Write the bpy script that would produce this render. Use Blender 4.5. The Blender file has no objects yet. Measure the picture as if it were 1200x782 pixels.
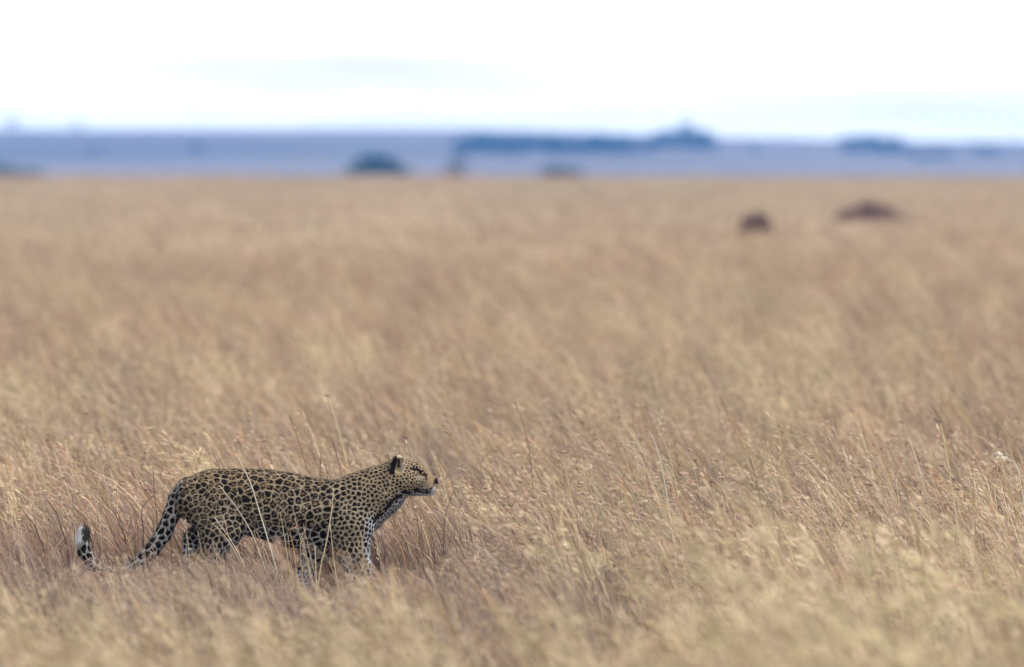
import bpy, math, random
import numpy as np
from mathutils import Vector, kdtree

# ------------------------------------------------------------------ camera, sky, sun, exposure
scene = bpy.context.scene
C = scene.collection
FPX = 400.0 / 36.0 * 1200.0          # focal length in photograph pixels
EYE = 2.10                           # lens height above the plain
HORIZON = 184.0                      # photograph row of the eye level
FOCUS = 54.27                        # distance of the leopard

cam_d = bpy.data.cameras.new('camera')
cam = bpy.data.objects.new('camera', cam_d)
C.objects.link(cam)
cam_d.sensor_width = 36.0
cam_d.lens = 400.0
cam_d.clip_start = 0.5
cam_d.clip_end = 30000.0
cam.location = (0, 0, EYE)
cam.rotation_euler = (math.radians(90) - math.atan((391.0 - HORIZON) / FPX), 0, 0)
cam_d.dof.use_dof = True
cam_d.dof.focus_distance = FOCUS
cam_d.dof.aperture_fstop = 4.0
scene.camera = cam

SUN_EL, SUN_AZ = math.radians(54), math.radians(105)   # azimuth from +Y, clockwise: high on the right
world = bpy.data.worlds.new('World')
scene.world = world
world.use_nodes = True
nt = world.node_tree
nt.nodes.clear()
w_out = nt.nodes.new('ShaderNodeOutputWorld')
w_bg = nt.nodes.new('ShaderNodeBackground')
w_bg.inputs['Strength'].default_value = 0.12
sky = nt.nodes.new('ShaderNodeTexSky')
sky.sky_type = 'NISHITA'
sky.sun_disc = False
sky.sun_elevation = SUN_EL
sky.sun_rotation = SUN_AZ
sky.air_density = 1.0
sky.dust_density = 2.0
tc = nt.nodes.new('ShaderNodeTexCoord')
mp = nt.nodes.new('ShaderNodeMapping')
mp.inputs['Scale'].default_value = (16.0, 16.0, 150.0)
mp.inputs['Location'].default_value = (3.1, 6.8, 3.4)
nz = nt.nodes.new('ShaderNodeTexNoise')
nz.inputs['Scale'].default_value = 1.0
nz.inputs['Detail'].default_value = 4.0
rp = nt.nodes.new('ShaderNodeValToRGB')
rp.color_ramp.elements[0].position = 0.28
rp.color_ramp.elements[0].color = (0.50, 0.49, 0.48, 1)
rp.color_ramp.elements[1].position = 0.66
rp.color_ramp.elements[1].color = (1, 1, 1, 1)
cl = nt.nodes.new('ShaderNodeMix')
cl.data_type = 'RGBA'
cl.inputs[7].default_value = (16.4, 16.6, 16.8, 1)      # thin bright overcast
nt.links.new(tc.outputs['Generated'], mp.inputs['Vector'])
nt.links.new(mp.outputs['Vector'], nz.inputs['Vector'])
nt.links.new(nz.outputs['Fac'], rp.inputs['Fac'])
cl.inputs[0].default_value = 0.92
bd = nt.nodes.new('ShaderNodeMix')
bd.data_type = 'RGBA'
bd.blend_type = 'MULTIPLY'
bd.inputs[0].default_value = 1.0
nt.links.new(cl.outputs[2], bd.inputs[6])
nt.links.new(rp.outputs['Color'], bd.inputs[7])
nt.links.new(sky.outputs['Color'], cl.inputs[6])
nt.links.new(bd.outputs[2], w_bg.inputs['Color'])
nt.links.new(w_bg.outputs['Background'], w_out.inputs['Surface'])

sun_d = bpy.data.lights.new('sun', 'SUN')
sun_d.energy = 3.2
sun_d.angle = math.radians(5)
sun_d.color = (1.0, 0.95, 0.88)
sun = bpy.data.objects.new('sun', sun_d)
C.objects.link(sun)
sdir = Vector((math.sin(SUN_AZ) * math.cos(SUN_EL), math.cos(SUN_AZ) * math.cos(SUN_EL), math.sin(SUN_EL)))
sun.rotation_euler = sdir.to_track_quat('Z', 'Y').to_euler()

vs = scene.view_settings
vs.view_transform = 'Standard'
vs.look = 'None'
vs.exposure = 0.27
vs.gamma = 1.0
vs.use_curve_mapping = False
cy = scene.cycles
cy.use_denoising = True
cy.max_bounces = 5
cy.diffuse_bounces = 3
cy.glossy_bounces = 1
cy.transmission_bounces = 3
cy.transparent_max_bounces = 4
cy.volume_bounces = 1
cy.caustics_reflective = False
cy.caustics_refractive = False
cy.use_adaptive_sampling = True
cy.adaptive_threshold = 0.03

HAZE_DENSITY = 0.00012
HAZE_COLOR = (0.07, 0.26, 0.68, 1)

# ------------------------------------------------------------------ helpers
rng = np.random.default_rng(7)
random.seed(7)

def tag(o, label=None, cat=None, group=None, kind=None):
    if label: o['label'] = label
    if cat: o['category'] = cat
    if group: o['group'] = group
    if kind: o['kind'] = kind
    return o

def mesh_obj(name, verts, faces, mat, parent=None, cols=None, smooth=False, link=True):
    me = bpy.data.meshes.new(name)
    me.from_pydata(np.asarray(verts, dtype=float).tolist() if not isinstance(verts, list) else verts, [], faces)
    if cols is not None:
        a = me.color_attributes.new('coat', 'FLOAT_COLOR', 'POINT')
        cc = np.ones((len(me.vertices), 4), dtype=np.float32)
        cc[:, :3] = np.asarray(cols, dtype=np.float32)
        a.data.foreach_set('color', cc.ravel())
    if smooth:
        me.polygons.foreach_set('use_smooth', np.ones(len(me.polygons), dtype=bool))
    if mat is not None:
        me.materials.append(mat)
    me.update()
    o = bpy.data.objects.new(name, me)
    if link:
        C.objects.link(o)
    if parent is not None:
        o.parent = parent
    return o

def empty(name, loc):
    o = bpy.data.objects.new(name, None)
    o.empty_display_size = 0.2
    o.location = loc
    C.objects.link(o)
    return o

def copy_tree(o, parent=None):
    c = o.copy()
    C.objects.link(c)
    c.parent = parent
    for ch in [x for x in o.children]:
        copy_tree(ch, c)
    return c

def sstep(a, b, x):
    t = np.clip((np.asarray(x, dtype=float) - a) / (b - a), 0, 1)
    return t * t * (3 - 2 * t)

_ph = rng.uniform(0, 6.283, (40, 3))
def wave(x, y, scale, seed=0):
    """smooth pseudo noise, about -1..1"""
    s = 0
    for k in range(5):
        a = _ph[(seed * 5 + k) % 40]
        ang = a[0]
        s = s + np.sin((x * math.cos(ang) + y * math.sin(ang)) / scale * (1 + 0.45 * k) * 6.283 + a[1]) / (1 + 0.3 * k)
    return s / 2.6

def new_mat(name):
    m = bpy.data.materials.new(name)
    m.use_nodes = True
    t = m.node_tree
    t.nodes.clear()
    return m, t, t.nodes.new('ShaderNodeOutputMaterial')

def N(t, typ, **kw):
    n = t.nodes.new(typ)
    for k, v in kw.items():
        setattr(n, k, v)
    return n

# ------------------------------------------------------------------ materials
def coat_mat(name, rough=0.8, translucent=0.0, patch=False, bump=0.0, rand=0.0, noise_scale=60.0, noise_amt=0.25, sheen=0.0, spec=0.15):
    """per-point colour, varied by grain, by instance and (patch) by broad patches over the plain"""
    m, t, out = new_mat(name)
    at = N(t, 'ShaderNodeAttribute', attribute_name='coat')
    col = at.outputs['Color']
    geo = N(t, 'ShaderNodeNewGeometry')
    if patch:
        n1 = N(t, 'ShaderNodeTexNoise'); n1.inputs['Scale'].default_value = 0.16; n1.inputs['Detail'].default_value = 3
        t.links.new(geo.outputs['Position'], n1.inputs['Vector'])
        r1 = N(t, 'ShaderNodeValToRGB')
        e = r1.color_ramp.elements
        e[0].position = 0.32; e[0].color = (1.0, 0.86, 0.82, 1)
        e[1].position = 0.68; e[1].color = (1.04, 1.00, 0.92, 1)
        mid = e.new(0.5); mid.color = (1.0, 0.95, 0.91, 1)
        t.links.new(n1.outputs['Fac'], r1.inputs['Fac'])
        n2 = N(t, 'ShaderNodeTexNoise'); n2.inputs['Scale'].default_value = 1.3; n2.inputs['Detail'].default_value = 2
        t.links.new(geo.outputs['Position'], n2.inputs['Vector'])
        r2 = N(t, 'ShaderNodeMapRange'); r2.inputs['From Min'].default_value = 0.3; r2.inputs['From Max'].default_value = 0.7
        r2.inputs['To Min'].default_value = 0.86; r2.inputs['To Max'].default_value = 1.1
        t.links.new(n2.outputs['Fac'], r2.inputs['Value'])
        mx = N(t, 'ShaderNodeMix', data_type='RGBA', blend_type='MULTIPLY'); mx.inputs[0].default_value = 1.0
        t.links.new(col, mx.inputs[6]); t.links.new(r1.outputs['Color'], mx.inputs[7])
        mx2 = N(t, 'ShaderNodeVectorMath', operation='SCALE')
        t.links.new(mx.outputs[2], mx2.inputs[0]); t.links.new(r2.outputs['Result'], mx2.inputs['Scale'])
        col = mx2.outputs[0]
    if rand > 0:
        oi = N(t, 'ShaderNodeObjectInfo')
        mr = N(t, 'ShaderNodeMapRange'); mr.inputs['To Min'].default_value = 1 - rand; mr.inputs['To Max'].default_value = 1 + rand
        t.links.new(oi.outputs['Random'], mr.inputs['Value'])
        sc = N(t, 'ShaderNodeVectorMath', operation='SCALE')
        t.links.new(col, sc.inputs[0]); t.links.new(mr.outputs['Result'], sc.inputs['Scale'])
        col = sc.outputs[0]
    if noise_amt > 0 and not patch:
        n3 = N(t, 'ShaderNodeTexNoise'); n3.inputs['Scale'].default_value = noise_scale; n3.inputs['Detail'].default_value = 4
        co = N(t, 'ShaderNodeTexCoord')
        t.links.new(co.outputs['Object'], n3.inputs['Vector'])
        mr = N(t, 'ShaderNodeMapRange'); mr.inputs['From Min'].default_value = 0.25; mr.inputs['From Max'].default_value = 0.75
        mr.inputs['To Min'].default_value = 1 - noise_amt; mr.inputs['To Max'].default_value = 1 + noise_amt
        t.links.new(n3.outputs['Fac'], mr.inputs['Value'])
        sc = N(t, 'ShaderNodeVectorMath', operation='SCALE')
        t.links.new(col, sc.inputs[0]); t.links.new(mr.outputs['Result'], sc.inputs['Scale'])
        col = sc.outputs[0]
    p = N(t, 'ShaderNodeBsdfPrincipled')
    p.inputs['Roughness'].default_value = rough
    p.inputs['Specular IOR Level'].default_value = spec
    if sheen:
        p.inputs['Sheen Weight'].default_value = sheen
    t.links.new(col, p.inputs['Base Color'])
    if bump > 0:
        b = N(t, 'ShaderNodeBump'); b.inputs['Strength'].default_value = bump; b.inputs['Distance'].default_value = 0.01
        t.links.new(n3.outputs['Fac'], b.inputs['Height']); t.links.new(b.outputs['Normal'], p.inputs['Normal'])
    sh = p.outputs['BSDF']
    if translucent > 0:
        tr = N(t, 'ShaderNodeBsdfTranslucent')
        t.links.new(col, tr.inputs['Color'])
        ms = N(t, 'ShaderNodeMixShader'); ms.inputs[0].default_value = translucent
        t.links.new(sh, ms.inputs[1]); t.links.new(tr.outputs['BSDF'], ms.inputs[2])
        sh = ms.outputs[0]
    t.links.new(sh, out.inputs['Surface'])
    return m

M_GRASS = coat_mat('dry_grass', rough=0.7, translucent=0.14, patch=True, rand=0.24)
M_STALK = coat_mat('dry_stalk', rough=0.65, translucent=0.2, noise_scale=40, noise_amt=0.2)
M_COAT = coat_mat('leopard_coat', rough=0.75, noise_scale=140, noise_amt=0.14, bump=0.35, spec=0.04)
M_FUR = coat_mat('leopard_fur', rough=0.8, noise_amt=0.0, spec=0.04)
M_LEAF = coat_mat('savanna_leaf', rough=0.7, translucent=0.25, rand=0.1, noise_scale=0.6, noise_amt=0.35)
M_BARK = coat_mat('bark', rough=0.95, noise_scale=6, noise_amt=0.35, bump=0.6)
M_MOUND = coat_mat('mound_earth', rough=0.95, noise_scale=5, noise_amt=0.3, bump=0.8)

def plain_mat(name, color, rough, spec=0.3, noise=0.15, scale=200):
    m, t, out = new_mat(name)
    p = N(t, 'ShaderNodeBsdfPrincipled')
    p.inputs['Roughness'].default_value = rough
    p.inputs['Specular IOR Level'].default_value = spec
    n = N(t, 'ShaderNodeTexNoise'); n.inputs['Scale'].default_value = scale
    r = N(t, 'ShaderNodeValToRGB')
    r.color_ramp.elements[0].color = tuple(c * (1 - noise) for c in color) + (1,)
    r.color_ramp.elements[1].color = tuple(c * (1 + noise) for c in color) + (1,)
    t.links.new(n.outputs['Fac'], r.inputs['Fac'])
    t.links.new(r.outputs['Color'], p.inputs['Base Color'])
    t.links.new(p.outputs['BSDF'], out.inputs['Surface'])
    return m

M_EYE = plain_mat('eye_amber', (0.10, 0.065, 0.02), 0.12, 0.6)
M_PUPIL = plain_mat('pupil_black', (0.006, 0.006, 0.006), 0.08, 0.6)
M_NOSE = plain_mat('nose_leather', (0.012, 0.010, 0.011), 0.4, 0.5)
M_WHISKER = plain_mat('whisker_white', (0.5, 0.5, 0.49), 0.5)

# ground: soil and litter near, straw-coloured turf over the far slopes
M_GROUND, t, out = new_mat('savanna_ground')
geo = N(t, 'ShaderNodeNewGeometry')
na = N(t, 'ShaderNodeTexNoise'); na.inputs['Scale'].default_value = 9.0; na.inputs['Detail'].default_value = 6
nb = N(t, 'ShaderNodeTexNoise'); nb.inputs['Scale'].default_value = 0.0017; nb.inputs['Detail'].default_value = 5
t.links.new(geo.outputs['Position'], na.inputs['Vector']); t.links.new(geo.outputs['Position'], nb.inputs['Vector'])
ra = N(t, 'ShaderNodeValToRGB')
ra.color_ramp.elements[0].position = 0.3; ra.color_ramp.elements[0].color = (0.09, 0.062, 0.05, 1)
ra.color_ramp.elements[1].position = 0.7; ra.color_ramp.elements[1].color = (0.22, 0.16, 0.12, 1)
rb = N(t, 'ShaderNodeValToRGB')
rb.color_ramp.elements[0].position = 0.35; rb.color_ramp.elements[0].color = (0.045, 0.045, 0.045, 1)
rb.color_ramp.elements[1].position = 0.65; rb.color_ramp.elements[1].color = (0.185, 0.148, 0.125, 1)
t.links.new(na.outputs['Fac'], ra.inputs['Fac']); t.links.new(nb.outputs['Fac'], rb.inputs['Fac'])
sx = N(t, 'ShaderNodeSeparateXYZ'); t.links.new(geo.outputs['Position'], sx.inputs[0])
mr = N(t, 'ShaderNodeMapRange'); mr.inputs['From Min'].default_value = 120; mr.inputs['From Max'].default_value = 900
t.links.new(sx.outputs['Y'], mr.inputs['Value'])
mx = N(t, 'ShaderNodeMix', data_type='RGBA')
t.links.new(mr.outputs['Result'], mx.inputs[0]); t.links.new(ra.outputs['Color'], mx.inputs[6]); t.links.new(rb.outputs['Color'], mx.inputs[7])
p = N(t, 'ShaderNodeBsdfPrincipled'); p.inputs['Roughness'].default_value = 0.95
t.links.new(mx.outputs[2], p.inputs['Base Color'])
b = N(t, 'ShaderNodeBump'); b.inputs['Distance'].default_value = 0.05; b.inputs['Strength'].default_value = 0.7
t.links.new(na.outputs['Fac'], b.inputs['Height']); t.links.new(b.outputs['Normal'], p.inputs['Normal'])
t.links.new(p.outputs['BSDF'], out.inputs['Surface'])

# ------------------------------------------------------------------ terrain
CREST_D = 6500.0
def terrain(x, y):
    x = np.asarray(x, dtype=float); y = np.asarray(y, dtype=float)
    und = 0.12 * wave(x, y, 90, 1) * sstep(80, 300, y) + 0.02 * wave(x, y, 7, 2)
    drop = -11.0 * sstep(870, 2600, y)
    px = 600 + x * FPX / CREST_D
    crow = np.interp(px, [-1500, -300, 0, 300, 540, 650, 760, 830, 920, 1000, 1200, 1600, 2600],
                         [156, 151, 152, 151.5, 151, 153.5, 157.5, 160.5, 162.5, 164.5, 166, 168, 165])
    crest = EYE + (HORIZON - crow) * CREST_D / FPX
    rise = (crest + 11.0) * (np.clip((y - 2900) / (CREST_D - 2900), 0, 1) ** 1.15)
    back = -5.0 * sstep(CREST_D, 8000, y)
    roll = 0.8 * wave(x, y, 900, 3) * sstep(3000, 4000, y) * (1 - sstep(5400, 6400, y))
    return und + drop + rise + back + roll

ys = np.concatenate([np.linspace(-150, 20, 8), np.linspace(24, 130, 60), np.linspace(140, 900, 60), np.linspace(930, 3000, 40), np.linspace(3080, 6400, 50), np.linspace(6440, 6600, 9), np.linspace(6660, 7200, 6)])
xh = np.concatenate([np.linspace(0, 20, 24), np.linspace(24, 120, 20), np.linspace(135, 700, 36), np.linspace(750, 4200, 24)])
xs = np.concatenate([-xh[:0:-1], xh])
XX, YY = np.meshgrid(xs, ys)
ZZ = terrain(XX, YY)
nx_, ny_ = len(xs), len(ys)
gv = np.stack([XX.ravel(), YY.ravel(), ZZ.ravel()], 1)
ii = np.arange((ny_ - 1) * (nx_ - 1)); r_, c_ = ii // (nx_ - 1), ii % (nx_ - 1)
gf = np.stack([r_ * nx_ + c_, r_ * nx_ + c_ + 1, (r_ + 1) * nx_ + c_ + 1, (r_ + 1) * nx_ + c_], 1).tolist()
ground = mesh_obj('ground', gv, gf, M_GROUND, smooth=True)
tag(ground, 'dry savanna plain rolling to a long low ridge', 'ground', kind='structure')

# ------------------------------------------------------------------ haze
def haze_box():
    z0, z1 = float(ZZ.min()) - 1.0, 28.0
    x0, x1, y0, y1 = -4300, 4300, -250, 7300
    v = [(x, y, z) for z in (z0, z1) for y in (y0, y1) for x in (x0, x1)]
    f = [(0, 2, 3, 1), (4, 5, 7, 6), (0, 1, 5, 4), (2, 6, 7, 3), (0, 4, 6, 2), (1, 3, 7, 5)]
    m, t, out = new_mat('haze_air')
    pv = N(t, 'ShaderNodeVolumePrincipled')
    pv.inputs['Color'].default_value = HAZE_COLOR
    pv.inputs['Density'].default_value = HAZE_DENSITY
    pv.inputs['Anisotropy'].default_value = 0.0
    t.links.new(pv.outputs['Volume'], out.inputs['Volume'])
    o = mesh_obj('haze', v, f, m)
    tag(o, 'pale blue haze hanging over the far plain', 'haze', kind='stuff')
haze_box()

# ------------------------------------------------------------------ leopard
S = FOCUS / FPX                                   # metres per photograph pixel at the leopard
LX, LZ = 300.0, 700.0                             # the leopard's own origin: under its belly, on the ground
def lp(px, py, y=0.0):
    return np.array([(px - LX) * S, y, (LZ - py) * S])

leopard = empty('leopard', ((LX - 600) * S, FOCUS, float(terrain((LX - 600) * S, FOCUS))))
tag(leopard, 'spotted leopard walking through dry grass, head raised and tail tip curled up', 'leopard')

H = 0.0036
GMIN = np.array([(84 - LX) * S, -0.21, -0.02]); GMAX = np.array([(518 - LX) * S, 0.21, (LZ - 528) * S])
dims = np.ceil((GMAX - GMIN) / H).astype(int) + 1
F = np.full(dims, 0.5, dtype=np.float32)
def prim(p0, r0, p1, r1, wy=1.0, k=8.0, sub=False, tilt=0.0):
    """round cone between p0 and p1 (pixels, y in metres), radius in pixels, width scaled by wy; smooth union"""
    a = lp(*p0); b = lp(*p1); ra, rb = r0 * S, r1 * S; k = k * S
    R = max(ra, rb) * max(1, wy) + k + 0.02
    lo = np.maximum(((np.minimum(a, b) - R - GMIN) / H).astype(int), 0)
    hi = np.minimum(((np.maximum(a, b) + R - GMIN) / H).astype(int) + 2, dims)
    g = [(GMIN[i] + H * np.arange(lo[i], hi[i])).astype(np.float32) for i in range(3)]
    X = g[0][:, None, None]; Y = g[1][None, :, None]; Z = g[2][None, None, :]
    d = (b - a); d2 = max(float(d @ d), 1e-9)
    t_ = np.clip(((X - a[0]) * d[0] + (Y - a[1]) * d[1] + (Z - a[2]) * d[2]) / d2, 0, 1)
    q = np.sqrt((X - a[0] - t_ * d[0]) ** 2 + ((Y - a[1] - t_ * d[1]) / wy) ** 2 + (Z - a[2] - t_ * d[2]) ** 2)
    s = (q - (ra + (rb - ra) * t_)) * min(1.0, wy)
    sl = tuple(slice(lo[i], hi[i]) for i in range(3))
    f = F[sl]
    if sub:
        s = -s
        h = np.maximum(k - np.abs(f - s), 0) / k
        F[sl] = np.maximum(f, s) + h * h * k * 0.25
    else:
        h = np.maximum(k - np.abs(f - s), 0) / k
        F[sl] = np.minimum(f, s) - h * h * k * 0.25

def chain(pts, wy=1.0, k=6.0):
    for (a, b) in zip(pts[:-1], pts[1:]):
        prim(a[:2] + (a[3] if len(a) > 3 else 0.0,), a[2], b[:2] + (b[3] if len(b) > 3 else 0.0,), b[2], wy, k)

# trunk (px, py, radius)
chain([(226, 586, 23), (248, 586, 34), (285, 588, 37), (311, 591.5, 39), (340, 598.5, 41.5), (367, 603, 40.5), (393, 605, 38), (412, 597, 35)], wy=0.74, k=6)
# neck and throat
chain([(404, 601, 37), (426, 586, 31), (445, 576, 27.5), (464, 563, 21)], wy=0.80, k=8)
prim((428, 605, 0), 17, (458, 583, 0), 11, 0.9, 10)
# shoulders, forelegs
for sgn in (-1, 1):
    prim((404, 590, sgn * 0.066), 24, (412, 618, sgn * 0.082), 22, 0.62, 10)
chain([(410, 618, 25, -0.078), (413, 645, 18.5, -0.088), (421, 666, 13, -0.088), (425, 684, 10.5, -0.085), (427, 692, 10.5, -0.085)], wy=0.80, k=8)
chain([(427, 692.5, 8.5, -0.085), (437, 695, 6.5, -0.085)], wy=1.35, k=6)
chain([(392, 622, 23, 0.078), (376, 642, 15, 0.085), (363, 658, 10.5, 0.085), (354, 680, 9.5, 0.082), (354, 691, 9, 0.082)], wy=0.85, k=8)
chain([(354, 692, 8.5, 0.082), (363, 695, 6.5, 0.082)], wy=1.35, k=6)
# haunches, hind legs
prim((236, 588, -0.062), 27, (262, 624, -0.078), 19, 0.60, 12)
chain([(262, 624, 18, -0.080), (249, 641, 13, -0.082), (238, 656, 9.5, -0.082), (243, 676, 8.2, -0.082), (247, 690, 8.6, -0.082)], wy=0.85, k=9)
chain([(248, 692.5, 8.5, -0.082), (258, 695, 6.5, -0.082)], wy=1.35, k=6)
prim((238, 590, 0.062), 25, (256, 622, 0.078), 18, 0.60, 12)
chain([(255, 622, 17, 0.080), (240, 629, 13, 0.082), (226, 632, 9.5, 0.082), (220, 656, 8, 0.082), (222, 686, 8.2, 0.082)], wy=0.85, k=8)
chain([(223, 690, 8.2, 0.082), (231, 695, 6.5, 0.082)], wy=1.35, k=6)
# tail
TAIL = [(219, 571, 11, 0), (208, 584, 10, 0), (201, 604, 9.6, -0.01), (191, 627, 9.2, -0.02), (176, 648, 8.8, -0.03), (160, 664, 8.4, -0.03), (142, 673, 8.0, -0.03),
        (124, 672, 7.8, -0.03), (109, 662, 7.8, -0.03), (99.5, 648, 7.8, -0.03), (96, 635, 8.0, -0.03), (98.5, 624, 7.2, -0.03)]
chain(TAIL, wy=1.0, k=3)
# head
chain([(466, 560, 20), (480, 557.5, 18)], wy=0.88, k=8)
chain([(484, 558, 14.5), (507, 565.5, 5.8)], wy=0.80, k=5)               # bridge of the nose
chain([(490, 567.5, 12), (503, 570, 8.8)], wy=0.98, k=5)                  # muzzle
chain([(474, 571, 11), (488, 573.5, 7), (503.5, 577, 5.2)], wy=0.86, k=5)   # lower jaw
for sgn in (-1, 1):
    prim((474, 567, sgn * 0.052), 9.5, (484, 564, sgn * 0.05), 8, 0.8, 8)   # cheek
    prim((489, 549.5, sgn * 0.034), 4.2, (495, 551.5, sgn * 0.031), 3.2, 0.9, 5)   # brow
    prim((499, 571, sgn * 0.020), 6.6, (504, 571.5, sgn * 0.016), 5.6, 1.0, 4)    # whisker pad
    prim((494.5, 555.5, sgn * 0.056), 2.6, (496, 556.5, sgn * 0.054), 2.4, 0.9, 3, sub=True)   # eye socket
prim((508, 563.8, 0), 3.6, (509.6, 564.8, 0), 3.0, 1.25, 2.5)
for sgn in (-1, 1):
    prim((463, 552, sgn * 0.056), 7.8, (466.5, 540.5, sgn * 0.066), 6.2, 0.62, 5)         # ear
    prim((467.5, 549, sgn * 0.073), 5.6, (469.8, 540.5, sgn * 0.080), 4.4, 0.8, 1.5, sub=True)
prim((488, 578, 0), 0.01, (488, 578.2, 0), 0.01, 1, 1)

def surface_nets(F):
    ins = F < 0
    nx, ny, nzz = F.shape
    cnt = np.zeros((nx - 1, ny - 1, nzz - 1), dtype=np.uint8)
    corners = [(i, j, k) for i in (0, 1) for j in (0, 1) for k in (0, 1)]
    for (i, j, k) in corners:
        cnt += ins[i:nx - 1 + i, j:ny - 1 + j, k:nzz - 1 + k]
    act = np.argwhere((cnt > 0) & (cnt < 8))
    idx = np.full(cnt.shape, -1, dtype=np.int32)
    idx[act[:, 0], act[:, 1], act[:, 2]] = np.arange(len(act))
    acc = np.zeros((len(act), 3)); num = np.zeros(len(act))
    for a in corners:
        for ax in range(3):
            if a[ax]: continue
            b = list(a); b[ax] = 1
            fa = F[act[:, 0] + a[0], act[:, 1] + a[1], act[:, 2] + a[2]]
            fb = F[act[:, 0] + b[0], act[:, 1] + b[1], act[:, 2] + b[2]]
            m = (fa < 0) != (fb < 0)
            tt = np.where(m, fa / np.where(m, fa - fb, 1), 0)
            for q in range(3):
                acc[:, q] += np.where(m, a[q] + (tt if q == ax else 0), 0)
            num += m
    V = (act + acc / num[:, None])
    quads = []
    for ax in range(3):
        sl0 = [slice(None)] * 3; sl1 = [slice(None)] * 3
        sl0[ax] = slice(0, -1); sl1[ax] = slice(1, None)
        ch = ins[tuple(sl0)] != ins[tuple(sl1)]
        e = np.argwhere(ch)
        o1, o2 = [(1, 2), (2, 0), (0, 1)][ax]
        ok = (e[:, o1] > 0) & (e[:, o2] > 0) & (e[:, o1] < F.shape[o1] - 1) & (e[:, o2] < F.shape[o2] - 1)
        e = e[ok]
        def g(d1, d2):
            c = e.copy(); c[:, o1] -= d1; c[:, o2] -= d2
            return idx[c[:, 0], c[:, 1], c[:, 2]]
        q = np.stack([g(1, 1), g(0, 1), g(0, 0), g(1, 0)], 1)
        flip = ~ins[tuple(sl0)][e[:, 0], e[:, 1], e[:, 2]]
        q[flip] = q[flip][:, ::-1]
        quads.append(q)
    return V, np.concatenate(quads)

V, Q = surface_nets(F)
V = GMIN + V * H
# one light smoothing pass over the net
nb_sum = np.zeros_like(V); nb_n = np.zeros(len(V))
for a, b_ in ((0, 1), (1, 2), (2, 3), (3, 0)):
    np.add.at(nb_sum, Q[:, a], V[Q[:, b_]]); np.add.at(nb_n, Q[:, a], 1)
    np.add.at(nb_sum, Q[:, b_], V[Q[:, a]]); np.add.at(nb_n, Q[:, b_], 1)
V = 0.5 * V + 0.5 * nb_sum / nb_n[:, None]
# normals
fn = np.cross(V[Q[:, 2]] - V[Q[:, 0]], V[Q[:, 3]] - V[Q[:, 1]])
NR = np.zeros_like(V)
for c in range(4):
    np.add.at(NR, Q[:, c], fn)
NR /= np.linalg.norm(NR, axis=1)[:, None] + 1e-12

PX = LX + V[:, 0] / S; PY = LZ - V[:, 2] / S; VY = V[:, 1]
def poly_dist(pts):
    best = np.full(len(V), 1e9); tt_b = np.zeros(len(V))
    for i, (a, b_) in enumerate(zip(pts[:-1], pts[1:])):
        dx, dy = b_[0] - a[0], b_[1] - a[1]
        t_ = np.clip(((PX - a[0]) * dx + (PY - a[1]) * dy) / (dx * dx + dy * dy), 0, 1)
        d_ = np.hypot(PX - a[0] - t_ * dx, PY - a[1] - t_ * dy)
        m = d_ < best
        best = np.where(m, d_, best); tt_b = np.where(m, i + t_, tt_b)
    return best, tt_b
td, tt_ = poly_dist(TAIL)
is_tail = (td < 12.5) & (PX < 214) & ((PX < 207) | (PY < 590))
neck_t = np.clip(((PX - 404) * 60 + (PY - 601) * -38) / (60 ** 2 + 38 ** 2), 0, 2)
is_head = (PX > 461 - 0.25 * (PY - 560)) & (PY < 590) & (neck_t > 0.92)
is_leg = (PY > 643) & ~is_tail
thigh = sstep(285, 262, PX) * (~is_tail)
# pale underside
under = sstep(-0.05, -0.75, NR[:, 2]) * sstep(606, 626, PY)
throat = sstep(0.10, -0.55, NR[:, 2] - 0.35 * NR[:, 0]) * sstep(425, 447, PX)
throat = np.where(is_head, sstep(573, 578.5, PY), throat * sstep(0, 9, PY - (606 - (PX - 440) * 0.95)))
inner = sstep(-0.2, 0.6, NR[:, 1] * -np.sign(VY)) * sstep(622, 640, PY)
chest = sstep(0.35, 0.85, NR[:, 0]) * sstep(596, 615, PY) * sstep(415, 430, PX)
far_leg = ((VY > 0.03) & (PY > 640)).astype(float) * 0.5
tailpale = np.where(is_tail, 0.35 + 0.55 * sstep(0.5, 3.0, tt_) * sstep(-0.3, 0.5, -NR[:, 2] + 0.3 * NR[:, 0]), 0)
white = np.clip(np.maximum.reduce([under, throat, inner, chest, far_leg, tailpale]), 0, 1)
dors = sstep(600, 556, PY) * 0.9
c_flank = np.array([0.275, 0.23, 0.17]); c_back = np.array([0.225, 0.165, 0.102]); c_white = np.array([0.40, 0.42, 0.46])  # white fur, with the blue of skylight mixed into its colour
base = c_flank + (c_back - c_flank) * (dors * 0.9)[:, None]
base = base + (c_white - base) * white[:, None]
inner_fill = base * np.array([0.58, 0.45, 0.33])

# spacing of the spots over the coat, and how open the rosettes are
d_sp = np.full(len(V), 0.0365)
d_sp = d_sp + (0.031 - d_sp) * thigh
d_sp = d_sp + (0.0235 - d_sp) * sstep(380, 402, PX)
d_sp = d_sp + (0.019 - d_sp) * sstep(424, 448, PX)
d_sp = np.where(is_leg, 0.029, d_sp)
d_sp = np.where(is_leg & (PY > 672), 0.022, d_sp)
d_sp = np.where(is_tail, 0.036, d_sp)
d_sp = np.where(is_head, np.interp(PX, [462, 478, 492, 505], [0.0185, 0.0155, 0.0145, 0.013]), d_sp)
open_ = sstep(395, 372, PX) * sstep(632, 612, PY) * (~is_tail) * (~is_leg)

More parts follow.
